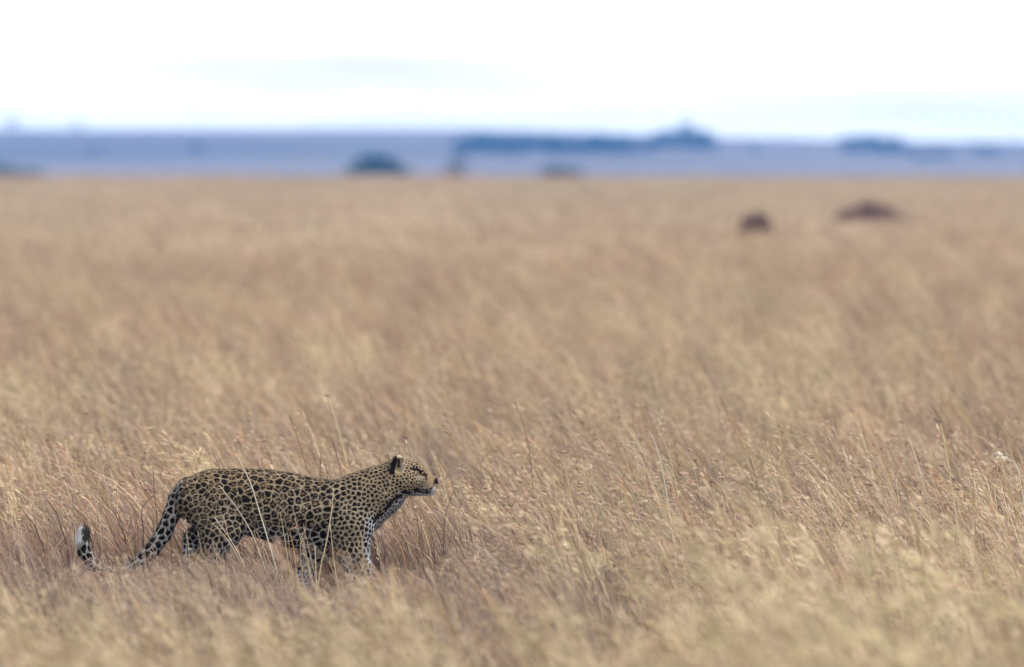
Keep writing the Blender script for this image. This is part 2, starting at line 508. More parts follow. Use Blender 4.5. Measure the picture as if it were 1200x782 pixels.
order = rng.permutation(len(V))
cell = 0.0125
grid_h = {}
spots = []; spot_d = []
for i in order:
    d_ = d_sp[i]; pnt = V[i]
    key = tuple((pnt // cell).astype(int))
    R_ = int(d_ / cell) + 1
    okk = True
    lim = (0.80 * d_) ** 2
    for a in range(key[0] - R_, key[0] + R_ + 1):
        for b_ in range(key[1] - R_, key[1] + R_ + 1):
            for c in range(key[2] - R_, key[2] + R_ + 1):
                for j in grid_h.get((a, b_, c), ()):
                    q = spots[j]
                    if (q[0] - pnt[0]) ** 2 + (q[1] - pnt[1]) ** 2 + (q[2] - pnt[2]) ** 2 < lim:
                        okk = False; break
                if not okk: break
            if not okk: break
        if not okk: break
    if okk:
        grid_h.setdefault(key, []).append(len(spots))
        spots.append(pnt); spot_d.append(d_)
    if len(spots) > 1 and i == order[min(len(order) - 1, 60000)]:
        break
spots = np.array(spots); spot_d = np.array(spot_d)
kd = kdtree.KDTree(len(spots))
for j, q in enumerate(spots): kd.insert(q, j)
kd.balance()
f1 = np.zeros(len(V)); f2 = np.zeros(len(V)); i1 = np.zeros(len(V), dtype=int)
for i in range(len(V)):
    r = kd.find_n(V[i], 2)
    f1[i] = r[0][2]; f2[i] = r[1][2]; i1[i] = r[0][1]
dd = spot_d[i1]
nz3 = wave(V[:, 0] + 0.7 * V[:, 1], V[:, 2] - 0.6 * V[:, 1], 0.021, 3)
e = (f2 - f1) / dd + 0.07 * nz3
gap = np.where(is_head, 0.28, np.where(is_leg, 0.20, 0.115))
gap = gap + 0.09 * sstep(385, 405, PX) * (~is_head)
gap = gap + rng.uniform(-0.05, 0.08, len(spots))[i1]
e = e + 0.06 * wave(V[:, 0] - 0.5 * V[:, 1], V[:, 2] + 0.8 * V[:, 1], 0.009, 6)
dark = sstep(gap - 0.05, gap + 0.08, e) * sstep(0.74, 0.60, f1 / dd + 0.05 * nz3)
# rosette holes: off-centre, some broken open
hole_c = rng.normal(0, 0.07, (len(spots), 3))[i1] * dd[:, None]
hd = np.linalg.norm(V - spots[i1] - hole_c, axis=1) / dd
T2 = np.cross(NR, np.array([1.0, 0, 0])); rel = V - spots[i1]
angle = np.arctan2(np.einsum('ij,ij->i', rel, T2), rel[:, 0])
nlob = rng.integers(2, 5, len(spots))[i1]; pha = rng.uniform(0, 6.28, len(spots))[i1]
hole_r = (0.12 + 0.05 * rng.standard_normal(len(spots))[i1]) * open_
hole_r = hole_r + 0.08 * open_ * sstep(0.62, 0.95, np.cos(nlob * angle + pha))
hole = sstep(hole_r + 0.05, hole_r - 0.05, hd) * (hole_r > 0.06)
dark = dark * (1 - 0.93 * hole)
cut = open_ * sstep(0.80, 0.96, np.cos(nlob * angle + pha)) * (rng.uniform(0, 1, len(spots)) < 0.4)[i1]
dark = dark * (1 - 0.75 * cut)
col = base.copy()
col = col + (inner_fill - col) * (hole * 0.9)[:, None]
black = np.array([0.006, 0.005, 0.0055])
# face: plain muzzle and chin, black lips, tear line, ears, tail tip
muz = is_head & (PX > 497)
dark = np.where(muz, dark * 0.55, dark)
dark = np.where(throat > 0.55, dark * 0.9, dark)
col = col + (black - col) * np.clip(dark, 0, 1)[:, None]
def blend(maskf, c):
    global col
    col = col + (np.array(c) - col) * np.clip(maskf, 0, 1)[:, None]
def stroke(pts, r0, soft=0.8):
    d_, _ = poly_dist(pts)
    return sstep(r0 + soft, r0 - soft * 0.4, d_)
side = (np.abs(VY) > 0.012)
blend((is_head & (PX > 492)) * sstep(0.2, 0.9, NR[:, 2]) * 0.6, (0.22, 0.135, 0.07))
blend(is_head * stroke([(489, 560.5), (495, 559.5)], 2.2) * 0.3, (0.36, 0.33, 0.28))
for row in (565.2, 567.6, 570.0):
    blend(is_head * side * stroke([(493, row - 0.6), (502, row + 0.6)], 0.5, 0.5) * 0.8, (0.03, 0.035, 0.025))
blend(is_head * stroke([(509.5, 573.5), (507.5, 578.5), (503, 582)], 1.9), (0.42, 0.43, 0.46))
blend(is_head * stroke([(487, 575.0), (495, 576.6), (502.5, 577.2)], 2.3) , (0.012, 0.011, 0.012))
blend(is_head * stroke([(489, 573), (499, 574.4), (506, 573)], 0.7, 0.5), (0.02, 0.015, 0.015))
blend(is_head * stroke([(484, 549.8), (490, 551.0), (495, 554.5), (499.5, 557.5)], 1.35, 0.7) * side, (0.012, 0.010, 0.010))
blend(is_head * stroke([(498.5, 557.5), (500, 563)], 0.9, 0.6) * side, (0.03, 0.02, 0.015))
blend(is_head * side * stroke([(492.5, 554.6), (497.2, 556.6)], 1.5, 0.7), (0.010, 0.008, 0.008))
nosem = sstep(508.2, 509.4, PX + 0.35 * (PY - 564)) * sstep(569, 567, PY)
blend(nosem, (0.010, 0.009, 0.010))
ear = (np.abs(VY) > 0.036) & (PY < 557) & (PX < 476) & (PX > 453)
blend(ear * stroke([(468, 552), (467, 541)], 4.5) * 0.8, (0.22, 0.175, 0.105))
blend(ear * stroke([(463.6, 538.5), (461.4, 546), (459.6, 554)], 2.5, 1.0), (0.007, 0.006, 0.007))
blend(ear * stroke([(467.6, 539.5), (467.4, 547)], 1.2), (0.02, 0.016, 0.014))
blend(ear * stroke([(471.2, 544), (472.6, 551)], 1.7) * 0.7, (0.28, 0.27, 0.25))
blend(ear * stroke([(466.0, 533.8), (470.0, 536.2)], 0.8), (0.36, 0.33, 0.26))
blend(is_tail * sstep(9.6, 10.4, tt_) * sstep(97, 100, PX), (0.03, 0.028, 0.028))
blend(is_tail * sstep(9.2, 10.0, tt_) * sstep(97.5, 95, PX), (0.40, 0.41, 0.44))
# black collars down the throat
for pts in ([(470, 581), (462, 585), (455, 592)], [(459, 589), (452, 597)], [(447, 603), (441, 606), (439, 611)], [(480, 578), (472, 577)]):
    blend(stroke(pts, 1.7) * (PX > 436), (0.015, 0.013, 0.014))

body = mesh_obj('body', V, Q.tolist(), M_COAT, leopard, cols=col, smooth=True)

# short coat lying back along the body
nf = 70000
pick = rng.choice(len(V), nf, replace=False)
flow = np.tile(np.array([-0.9, 0, -0.25]), (nf, 1))
legm = (PY[pick] > 636) & ~is_tail[pick]
flow[legm] = (0.05, 0, -1.0)
hm = is_head[pick]; flow[hm] = (-0.9, 0, 0.05)
tail_dir = np.array([[TAIL[min(int(q) + 1, 11)][0] - TAIL[min(int(q), 10)][0], 0, -(TAIL[min(int(q) + 1, 11)][1] - TAIL[min(int(q), 10)][1])] for q in tt_[pick]], dtype=float)
tail_dir /= np.linalg.norm(tail_dir, axis=1)[:, None] + 1e-9
tm = is_tail[pick]; flow[tm] = tail_dir[tm]
nrm = NR[pick]
flow = flow - np.einsum('ij,ij->i', flow, nrm)[:, None] * nrm
flow /= np.linalg.norm(flow, axis=1)[:, None] + 1e-9
dirn = flow * 0.9 + nrm * rng.uniform(0.15, 0.6, (nf, 1)) + rng.normal(0, 0.18, (nf, 3))
ln = rng.uniform(0.008, 0.017, nf); ln[hm] *= 0.45; ln[tm] *= 1.35
sd = np.cross(dirn, nrm); sd /= np.linalg.norm(sd, axis=1)[:, None] + 1e-9
root = V[pick] - nrm * 0.001
fv = np.empty((nf * 3, 3)); fv[0::3] = root - sd * 0.0011; fv[1::3] = root + sd * 0.0011; fv[2::3] = root + dirn * ln[:, None]
fc = np.repeat(col[pick] * rng.uniform(0.85, 1.18, (nf, 1)), 3, axis=0)
fur = mesh_obj('fur', fv, np.arange(nf * 3).reshape(-1, 3).tolist(), M_FUR, leopard, cols=np.clip(fc, 0, 0.9))
fur['kind'] = 'stuff'

def ball(center, r, seg=14, ring=9, sc=(1, 1, 1)):
    v, f = [], []
    for i in range(ring + 1):
        th = math.pi * i / ring
        for j in range(seg):
            ph = 2 * math.pi * j / seg
            v.append((center[0] + r * sc[0] * math.sin(th) * math.cos(ph), center[1] + r * sc[1] * math.sin(th) * math.sin(ph), center[2] + r * sc[2] * math.cos(th)))
    for i in range(ring):
        for j in range(seg):
            f.append((i * seg + j, (i + 1) * seg + j, (i + 1) * seg + (j + 1) % seg, i * seg + (j + 1) % seg))
    return v, f
def skin_y(px, py, sgn):
    m = (np.abs(PX - px) < 1.3) & (np.abs(PY - py) < 1.3) & (np.sign(VY) == sgn)
    return float(np.max(np.abs(VY[m]))) if m.any() else 0.04
for sgn in (-1, 1):
    ysk = skin_y(495, 556, sgn)
    c = lp(495, 555.6, sgn * (ysk - 0.0045))
    v, f = ball(c, 0.0095)
    eye = mesh_obj('eye', v, f, M_EYE, leopard, smooth=True)
    c2 = lp(496.0, 555.5, sgn * (ysk + 0.0030))
    v, f = ball(c2, 0.0036, 10, 7)
    mesh_obj('pupil', v, f, M_PUPIL, eye, smooth=True)
v, f = ball(lp(510.8, 564.0, 0), 0.0095, 16, 10, (0.75, 1.45, 0.85))
mesh_obj('nose', v, f, M_NOSE, leopard, smooth=True)
for sgn in (-1, 1):
    wv, wf = [], []
    for k in range(9):
        p0 = lp(498 + (k % 3) * 2.0, 568 + (k // 3) * 2.0, sgn * 0.036)
        dr = np.array([-0.5 + 0.35 * (k % 3), sgn * 0.55, 0.05 - 0.3 * (k // 3)])
        dr /= np.linalg.norm(dr)
        L = random.uniform(0.05, 0.08)
        pts = [p0 + dr * L * q - np.array([0.02, 0, 0.03]) * q * q for q in (0, 0.5, 1)]
        n0 = len(wv)
        for q, pt in enumerate(pts):
            w_ = 0.0003 * (1 - 0.45 * q)
            wv += [tuple(pt + np.array([0, 0, w_])), tuple(pt + np.array([w_, 0, -w_])), tuple(pt + np.array([-w_, 0, -w_]))]
        for q in range(2):
            for j in range(3):
                wf.append((n0 + q * 3 + j, n0 + q * 3 + (j + 1) % 3, n0 + q * 3 + 3 + (j + 1) % 3, n0 + q * 3 + 3 + j))
    mesh_obj('whiskers', wv, wf, M_WHISKER, leopard)

# ------------------------------------------------------------------ grass
class Strips:
    def __init__(s): s.v, s.f, s.c = [], [], []
    def blade(s, pts, w0, col0, col1, taper=0.8, wdir=None):
        n = len(pts); b0 = len(s.v)
        if wdir is None:
            a = random.uniform(-0.9, 0.9); wdir = np.array([math.cos(a), math.sin(a), 0])
        for i, pt in enumerate(pts):
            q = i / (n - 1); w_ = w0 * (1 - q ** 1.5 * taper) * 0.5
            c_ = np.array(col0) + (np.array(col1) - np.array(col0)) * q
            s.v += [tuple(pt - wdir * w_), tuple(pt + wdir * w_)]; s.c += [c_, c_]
        for i in range(n - 1):
            s.f.append((b0 + 2 * i, b0 + 2 * i + 1, b0 + 2 * i + 3, b0 + 2 * i + 2))
    def leaf(s, pt, d, L, w, c_):
        d = np.array(d) / (np.linalg.norm(d) + 1e-9)
        sd_ = np.cross(d, (random.uniform(-1, 1), random.uniform(-1, 1), random.uniform(-0.4, 0.4))); sd_ /= np.linalg.norm(sd_) + 1e-9
        b0 = len(s.v)
        s.v += [tuple(pt), tuple(pt + d * L * 0.45 + sd_ * w * 0.5), tuple(pt + d * L), tuple(pt + d * L * 0.45 - sd_ * w * 0.5)]
        s.c += [np.array(c_)] * 4
        s.f.append((b0, b0 + 1, b0 + 2, b0 + 3))
    def obj(s, name, mat, link=False, parent=None):
        return mesh_obj(name, s.v, s.f, mat, parent, cols=s.c, link=link)

STRAW = [(0.36, 0.28, 0.23), (0.44, 0.355, 0.29), (0.26, 0.195, 0.165), (0.40, 0.315, 0.24), (0.34, 0.28, 0.255)]
STEM = [(0.52, 0.40, 0.24), (0.47, 0.315, 0.14), (0.44, 0.29, 0.12), (0.62, 0.53, 0.40), (0.58, 0.49, 0.39), (0.44, 0.335, 0.235), (0.38, 0.35, 0.20), (0.46, 0.34, 0.27), (0.30, 0.225, 0.18)]
SEED = [(0.47, 0.36, 0.285), (0.53, 0.435, 0.33), (0.43, 0.29, 0.235), (0.57, 0.49, 0.385), (0.37, 0.225, 0.18), (0.15, 0.115, 0.11)]
PALE = [(0.55, 0.465, 0.315), (0.58, 0.49, 0.35), (0.48, 0.43, 0.26), (0.55, 0.435, 0.32)]
DEAD = [(0.17, 0.135, 0.125), (0.25, 0.21, 0.20), (0.09, 0.065, 0.055)]
FAR = [(0.50, 0.41, 0.30), (0.56, 0.47, 0.355), (0.46, 0.365, 0.275), (0.53, 0.435, 0.31)]
STRAW, STEM, SEED, PALE, DEAD, FAR = [[tuple(0.80 * c for c in q) for q in pal] for pal in (STRAW, STEM, SEED, PALE, DEAD, FAR)]

def curve_pts(base, h, lean, ang, droop, n):
    """stem bent downwind: lean fraction, extra droop towards the tip"""
    d_ = np.array([math.cos(ang), math.sin(ang), 0]); out_ = []
    for i in range(n):
        q = i / (n - 1)
        out_.append(np.array(base) + d_ * h * (lean * q + droop * q ** 3) + np.array([0, 0, h * (q - 0.45 * droop * q ** 4 - 0.12 * lean * q * q)]))
    return out_

def wind(): return math.pi + random.gauss(0, 0.5)

def seed_head(s, pts, n, spread, L, w, cols, droop=0.7):
    top = pts[-1]; a = pts[-2]; tg = (top - a); tl = np.linalg.norm(tg); tg = tg / (tl + 1e-9)
    for k in range(n):
        q = random.random()
        pt = top - tg * tl * 1.0 * q + np.array([random.gauss(0, spread), random.gauss(0, spread), random.gauss(0, spread)])
        d_ = tg * 1.0 + np.array([random.uniform(-0.9, 0.3), random.uniform(-0.6, 0.6), random.uniform(-droop, 0.2)])
        s.leaf(pt, d_, L * random.uniform(0.6, 1.3), w * random.uniform(0.7, 1.2), random.choice(cols))

src = bpy.data.collections.new('grass_source')
IDX = {}
def add_src(s, kind, i):
    o = s.obj('%s_%02d' % (kind, i), M_GRASS)
    src.objects.link(o)
    IDX.setdefault(kind[0], []).append(sum(len(q) for q in IDX.values()))

def leafy(s, ox, oy, k_=1.0, n=24, dead=0.3):
    for k in range(n):
        r = abs(random.gauss(0, 0.07)); a = random.uniform(0, 6.283)
        h = (0.12 + 0.33 * random.random() ** 1.7) * k_
        c0 = random.choice(DEAD if random.random() < dead else STRAW); c1 = random.choice(DEAD if random.random() < dead * 0.6 else STRAW)
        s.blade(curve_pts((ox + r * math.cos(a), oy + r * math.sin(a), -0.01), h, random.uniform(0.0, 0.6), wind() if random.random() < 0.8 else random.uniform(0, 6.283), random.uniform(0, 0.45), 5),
                random.uniform(0.004, 0.008), np.array(c0) * 0.8, c1)

def stalky(s, ox, oy, k_=1.0, n=6, cols=None, seeds=9, stems=None):
    tl = random.uniform(0.10, 0.48); wd = wind()
    for k in range(n):
        r = abs(random.gauss(0, 0.05)); a = random.uniform(0, 6.283)
        h = (0.28 + 0.36 * random.random()) * k_
        pts = curve_pts((ox + r * math.cos(a), oy + r * math.sin(a), -0.01), h, max(0.0, tl + random.gauss(0, 0.1)), wd + random.gauss(0, 0.35), random.uniform(0.0, 0.36), 7)
        s.blade(pts, random.uniform(0.0042, 0.0066), random.choice(stems or STEM), random.choice(STEM), 0.45)
        if random.random() < 0.6:
            seed_head(s, pts, random.randint(seeds // 2, seeds), 0.008, 0.030, 0.0062, cols or SEED)
        if random.random() < 0.8:
            s.blade(curve_pts(pts[random.randint(1, 3)], random.uniform(0.10, 0.26), random.uniform(0.3, 1.2), wind(), 0.7, 4), 0.0055, random.choice(STRAW), random.choice(STRAW))

def plumy(s, ox, oy, k_=1.0, n=9):
    wd = wind()
    for k in range(n):
        r = abs(random.gauss(0, 0.06)); a = random.uniform(0, 6.283)
        h = random.uniform(0.34, 0.62) * k_
        pts = curve_pts((ox + r * math.cos(a), oy + r * math.sin(a), -0.01), h, random.uniform(0.05, 0.4), wd + random.gauss(0, 0.4), random.uniform(0.05, 0.35), 6)
        s.blade(pts, random.uniform(0.004, 0.006), random.choice(PALE), random.choice(PALE), 0.5)
        seed_head(s, pts, 11, 0.012, 0.038, 0.0065, PALE)
        s.blade(curve_pts(pts[1], random.uniform(0.15, 0.3), random.uniform(0.3, 1.0), wind(), 0.6, 4), 0.006, random.choice(PALE), random.choice(PALE))

def spot(hs):                       # clumped positions inside a square
    return random.uniform(-hs, hs), random.uniform(-hs, hs)

HS = 0.45
for i in range(5):                  # a: small leafy tufts
    s_ = Strips(); leafy(s_, 0, 0, 1.0, 34); add_src(s_, 'a_leaf', i)
for i in range(5):                  # b: small seeding tufts
    s_ = Strips(); stalky(s_, 0, 0, 1.0, 8); add_src(s_, 'b_stalk', i)
for i in range(4):                  # c: small plume tufts
    s_ = Strips(); plumy(s_, 0, 0, 1.0, 11); add_src(s_, 'c_plume', i)
for i in range(4):                  # d: wide tussock groups for the far plain
    s_ = Strips()
    for k in range(330):
        bx, by = spot(1.6)
        pts = curve_pts((bx, by, -0.02), random.uniform(0.25, 0.56), random.uniform(0.1, 0.6), wind(), random.uniform(0, 0.4), 4)
        s_.blade(pts, random.uniform(0.02, 0.035), random.choice(STRAW), random.choice(FAR), 0.4)
        if k % 3 == 0:
            seed_head(s_, pts, 3, 0.05, 0.12, 0.03, FAR)
    add_src(s_, 'd_tussock', i)
def sward(kind, i, leaf_n, stalk_n, plume_n, cols, stems=None, k_=1.0, dead=0.3):
    s_ = Strips()
    for k in range(leaf_n): leafy(s_, *spot(HS), k_, 11, dead)
    cen = [spot(HS) for _ in range(max(2, stalk_n // 2))]
    for k in range(stalk_n):
        c_ = random.choice(cen); stalky(s_, c_[0] + random.gauss(0, 0.07), c_[1] + random.gauss(0, 0.07), k_ * random.uniform(0.75, 1.15), 5, cols, 10, stems)
    for k in range(plume_n): plumy(s_, *spot(HS), k_ * random.uniform(0.8, 1.1))
    add_src(s_, kind, i)
for i in range(6): sward('e_low', i, 13, 3, 0, SEED, None, 0.85, 0.7)
for i in range(7): sward('f_tall', i, 11, 6, 0, SEED[:4], None, 1.05, 0.45)
for i in range(6): sward('g_red', i, 11, 6, 0, SEED[2:] + [(0.36, 0.22, 0.17)] * 2, None, 1.0, 0.55)
for i in range(5): sward('h_pale', i, 9, 3, 3, SEED[:4])

YLIM_X = [40, 92, 112, 168, 230, 270, 320, 345, 430, 450, 560, 610, 640]
YLIM_Y = [610, 666, 654, 654, 644, 640, 642, 672, 674, 660, 645, 610, 560]
TOPH = {'a': 0.40, 'b': 0.58, 'c': 0.62, 'd': 0.55, 'e': 0.50, 'f': 0.60, 'g': 0.60, 'h': 0.60}

def corridor(x, y):
    """the lower, trodden grass in front of the leopard"""
    px = 600 + x * FPX / y
    return (px > 10) & (px < 640) & (y > 43.5) & (y < FOCUS + 0.13)

def finish(kind_idx, kinds_, x, y, sc):
    idx = kind_idx
    rot = np.stack([rng.normal(0, 0.04, len(x)), rng.normal(0, 0.04, len(x)), rng.normal(0, 0.45, len(x))], 1)
    return np.stack([x, y, terrain(x, y)], 1), idx, sc, rot

def scatter(kind, y0, y1, density, half_k=0.045, margin=1.6, smin=0.75, smax=1.25, keep=None, only=None):
    """random tufts over the strip of plain between two distances"""
    hw1 = half_k * y1 + margin
    n = int((y1 - y0) * 2 * hw1 * density)
    x = rng.uniform(-hw1, hw1, n); y = rng.uniform(y0, y1, n)
    m = np.abs(x) < half_k * y + margin
    if only is not None: m &= only(x, y)
    x, y = x[m], y[m]
    sc = rng.uniform(smin, smax, len(x)) * (1 + 0.16 * wave(x, y, 3.1, 4) + 0.10 * wave(x, y, 11.0, 5))
    ok = np.ones(len(x), dtype=bool)
    if keep is not None:
        ok &= rng.uniform(0, 1, len(x)) < keep(x, y)
    px = 600 + x * FPX / y
    rows = np.interp(px, YLIM_X, YLIM_Y)
    rows = np.where((y < 44.5) & (px > 60) & (px < 860), np.maximum(rows, 652), rows)
    hmax = EYE - (rows - HORIZON) * y / FPX
    hmax = hmax * rng.uniform(0.6, 1.08, len(x))
    sc = np.where((px > 10) & (px < np.where(y < 44.5, 860, 640)) & (y < FOCUS + 0.13), np.minimum(sc, hmax / TOPH[kind]), sc)
    lx = (x - (LX - 600) * S)
    inside = (np.abs(y - FOCUS) < 0.16) & (lx > -0.42) & (lx < 0.60)
    ok &= ~(inside & ((kind != 'a') | (sc > 0.55)))
    ok &= sc > 0.28
    x, y, sc = x[ok], y[ok], sc[ok]
    return finish(rng.choice(IDX[kind], len(x)), kind, x, y, sc)

def swards(y0, y1, step, margin=1.6, half_k=0.045, pale=0.0, scale=1.0, smin=0.8, smax=1.15, patch=3.0):
    """square metres of mixed grass on a jittered grid; which kind grows where follows slow patches"""
    hw = half_k * y1 + margin
    gx, gy = np.meshgrid(np.arange(-hw, hw, step), np.arange(y0, y1, step))
    x = gx.ravel() + rng.uniform(-0.35, 0.35, gx.size) * step; y = gy.ravel() + rng.uniform(-0.35, 0.35, gx.size) * step
    m = (np.abs(x) < half_k * y + margin) & ~corridor(x - 0.3, y) & ~corridor(x + 0.3, y) & ~corridor(x, y - 0.3)
    lx = x - (LX - 600) * S
    m &= ~((np.abs(y - FOCUS) < 0.62) & (lx > -1.1) & (lx < 1.15))
    x, y = x[m], y[m]
    a = wave(x, y, patch, 6) + rng.normal(0, 0.35, len(x)); b_ = wave(x, y, patch * 1.4, 7) + rng.normal(0, 0.35, len(x))
    kind = np.where(a < -0.35, 'e', np.where(b_ > 0.15, 'g', 'f'))
    kind = np.where((rng.uniform(0, 1, len(x)) < pale + 0.25 * wave(x, y, patch * 0.8, 1)) , 'h', kind)
    idx = np.array([rng.choice(IDX[q]) for q in kind])
    sc = scale * rng.uniform(smin, smax, len(x)) * (1 + 0.12 * wave(x, y, patch, 4) + 0.12 * wave(x, y, patch * 0.45, 2))
    return finish(idx, None, x, y, sc)

def grass_object(name, parts, label):
    P = np.concatenate([q[0] for q in parts]); I = np.concatenate([q[1] for q in parts]); SC = np.concatenate([q[2] for q in parts]); R = np.concatenate([q[3] for q in parts])
    me = bpy.data.meshes.new(name)
    me.vertices.add(len(P)); me.vertices.foreach_set('co', P.astype(np.float32).ravel())
    a = me.attributes.new('pick', 'INT', 'POINT'); a.data.foreach_set('value', I.astype(np.int32))
    a = me.attributes.new('size', 'FLOAT', 'POINT'); a.data.foreach_set('value', SC.astype(np.float32))
    a = me.attributes.new('turn', 'FLOAT_VECTOR', 'POINT'); a.data.foreach_set('vector', R.astype(np.float32).ravel())
    me.update()
    o = bpy.data.objects.new(name, me); C.objects.link(o)
    ng = bpy.data.node_groups.new(name + '_scatter', 'GeometryNodeTree')
    ng.interface.new_socket('Geometry', in_out='INPUT', socket_type='NodeSocketGeometry')
    ng.interface.new_socket('Geometry', in_out='OUTPUT', socket_type='NodeSocketGeometry')
    gi = ng.nodes.new('NodeGroupInput'); go = ng.nodes.new('NodeGroupOutput')
    ip = ng.nodes.new('GeometryNodeInstanceOnPoints'); ci = ng.nodes.new('GeometryNodeCollectionInfo')
    ci.inputs['Collection'].default_value = src; ci.inputs['Separate Children'].default_value = True; ci.inputs['Reset Children'].default_value = True
    def attr(nm, ty):
        q = ng.nodes.new('GeometryNodeInputNamedAttribute'); q.data_type = ty; q.inputs['Name'].default_value = nm
        return q.outputs['Attribute']
    ng.links.new(gi.outputs[0], ip.inputs['Points']); ng.links.new(ci.outputs[0], ip.inputs['Instance'])
    ip.inputs['Pick Instance'].default_value = True
    ng.links.new(attr('pick', 'INT'), ip.inputs['Instance Index'])
    e2 = ng.nodes.new('FunctionNodeEulerToRotation')
    ng.links.new(attr('turn', 'FLOAT_VECTOR'), e2.inputs[0]); ng.links.new(e2.outputs[0], ip.inputs['Rotation'])
    cx = ng.nodes.new('ShaderNodeCombineXYZ'); sz = attr('size', 'FLOAT')
    for q in range(3): ng.links.new(sz, cx.inputs[q])
    ng.links.new(cx.outputs[0], ip.inputs['Scale'])
    ng.links.new(ip.outputs[0], go.inputs[0])
    md = o.modifiers.new('scatter', 'NODES'); md.node_group = ng
    tag(o, label, 'grass', kind='stuff')
    print(name, len(P), 'tufts')
    return o

def patchy(lo, hi, scale, seed):
    return lambda x, y: np.clip(lo + (hi - lo) * (0.5 + 0.75 * wave(x, y, scale, seed)), 0, 1)


near_leopard = lambda x, y: corridor(x, y) | corridor(x - 0.3, y) | corridor(x + 0.3, y) | corridor(x, y - 0.3) | ((np.abs(y - FOCUS) < 1.0) & (np.abs(x + 1.2) < 1.6))
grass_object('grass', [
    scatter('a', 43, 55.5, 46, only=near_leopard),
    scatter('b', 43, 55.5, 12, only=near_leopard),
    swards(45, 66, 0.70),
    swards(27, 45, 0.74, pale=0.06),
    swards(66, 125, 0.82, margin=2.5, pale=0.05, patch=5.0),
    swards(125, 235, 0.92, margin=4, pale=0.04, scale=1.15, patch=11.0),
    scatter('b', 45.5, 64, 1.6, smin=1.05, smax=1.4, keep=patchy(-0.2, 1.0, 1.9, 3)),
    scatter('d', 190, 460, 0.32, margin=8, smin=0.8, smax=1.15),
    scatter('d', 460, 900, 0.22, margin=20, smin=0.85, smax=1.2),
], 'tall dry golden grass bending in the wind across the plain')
grass_object('feathery_grass', [
    scatter('c', 32, 45.0, 6, keep=patchy(-0.75, 1.0, 0.9, 1), smin=0.9, smax=1.55),
    scatter('c', 26.5, 33, 5, keep=patchy(-0.5, 1.0, 1.1, 3), smin=1.45, smax=2.0),
    scatter('c', 27, 47.5, 1.5, smin=0.85, smax=1.3),
    scatter('c', 47.5, 66, 1.5, keep=patchy(-0.3, 1.0, 2.2, 2)),
    scatter('c', 66, 150, 1.5, margin=2.5, keep=patchy(-0.2, 1.0, 5.0, 2)),
], 'pale feathery grass plumes in soft yellow drifts')

# ------------------------------------------------------------------ single stalks
def at(px, py, y):
    return np.array([(px - 600) * y / FPX, y, EYE - (py - HORIZON) * y / FPX])

def tube(pts, r0, r1, sides=5):
    v, f = [], []
    for i, pt in enumerate(pts):
        tg = pts[min(i + 1, len(pts) - 1)] - pts[max(i - 1, 0)]; tg = tg / (np.linalg.norm(tg) + 1e-9)
        u = np.cross(tg, (0, 1, 0.01)); u /= np.linalg.norm(u) + 1e-9; w_ = np.cross(tg, u)
        r = r0 + (r1 - r0) * i / (len(pts) - 1)
        for j in range(sides):
            a = 6.2832 * j / sides
            v.append(tuple(pt + u * r * math.cos(a) + w_ * r * math.sin(a)))
    for i in range(len(pts) - 1):
        for j in range(sides):
            f.append((i * sides + j, i * sides + (j + 1) % sides, (i + 1) * sides + (j + 1) % sides, (i + 1) * sides + j))
    f.append(tuple(range(sides))[::-1]); f.append(tuple((len(pts) - 1) * sides + j for j in range(sides)))
    return v, f

def smooth_path(ctrl, n):
    ctrl = [np.array(c) for c in ctrl]
    ext = [2 * ctrl[0] - ctrl[1]] + ctrl + [2 * ctrl[-1] - ctrl[-2]]
    out_ = []
    for i in range(1, len(ext) - 2):
        for k in range(n):
            q = k / n; a, b_, c, d_ = ext[i - 1], ext[i], ext[i + 1], ext[i + 2]
            out_.append(0.5 * (2 * b_ + (c - a) * q + (2 * a - 5 * b_ + 4 * c - d_) * q * q + (3 * b_ - a - 3 * c + d_) * q ** 3))
    out_.append(ctrl[-1])
    return out_

PALE_STEM, OCHRE, GREENISH, GREY, DARK = (0.66, 0.60, 0.47), (0.56, 0.43, 0.22), (0.42, 0.42, 0.16), (0.42, 0.38, 0.34), (0.07, 0.055, 0.05)
RED = [(0.31, 0.16, 0.12), (0.34, 0.22, 0.16), (0.26, 0.14, 0.10), (0.36, 0.28, 0.21)]
CREAM = [(0.44, 0.37, 0.26), (0.40, 0.32, 0.215), (0.47, 0.42, 0.32)]

def stalk(ctrl, y, colr, r, label, head=None, name='grass_stalk', group=None, nseed=26, spread=0.014, bow=0.0):
    """ctrl: picture points from root to tip at distance y; the root goes down to the soil"""
    pts3 = [at(px, py, y + (bow * k / max(1, len(ctrl) - 1))) for k, (px, py) in enumerate(ctrl)]
    gz = float(terrain(pts3[0][0], pts3[0][1]))
    if pts3[0][2] > gz + 0.02:
        d_ = pts3[0] - pts3[1]
        k = min((pts3[0][2] - gz) / max(0.02, -d_[2]), 3.0) if d_[2] < -0.01 else 0
        low = pts3[0] + d_ * k * 0.7
        pts3.insert(0, np.array([low[0], low[1], gz - 0.01]))
    else:
        pts3[0][2] = gz - 0.01
    basep = pts3[0].copy()
    path = [q - basep for q in smooth_path(pts3, 5)]
    root_ = empty(name, tuple(basep))
    tag(root_, label, 'grass stalk' if name == 'grass_stalk' else 'twig', group)
    v, f = tube(path, r, r * 0.45)
    st = mesh_obj('stem', v, f, M_STALK, root_, cols=[np.array(colr) * random.uniform(0.66, 0.76)] * len(v), smooth=True)
    if head:
        s = Strips()
        m = len(path)
        hp = [path[int(m * 0.80)], path[-1]]
        seed_head(s, hp, nseed, spread, 0.024, 0.0052, head, 0.9)
        s.obj('seed_head', M_STALK, link=True, parent=root_)['kind'] = 'stuff'
    return root_

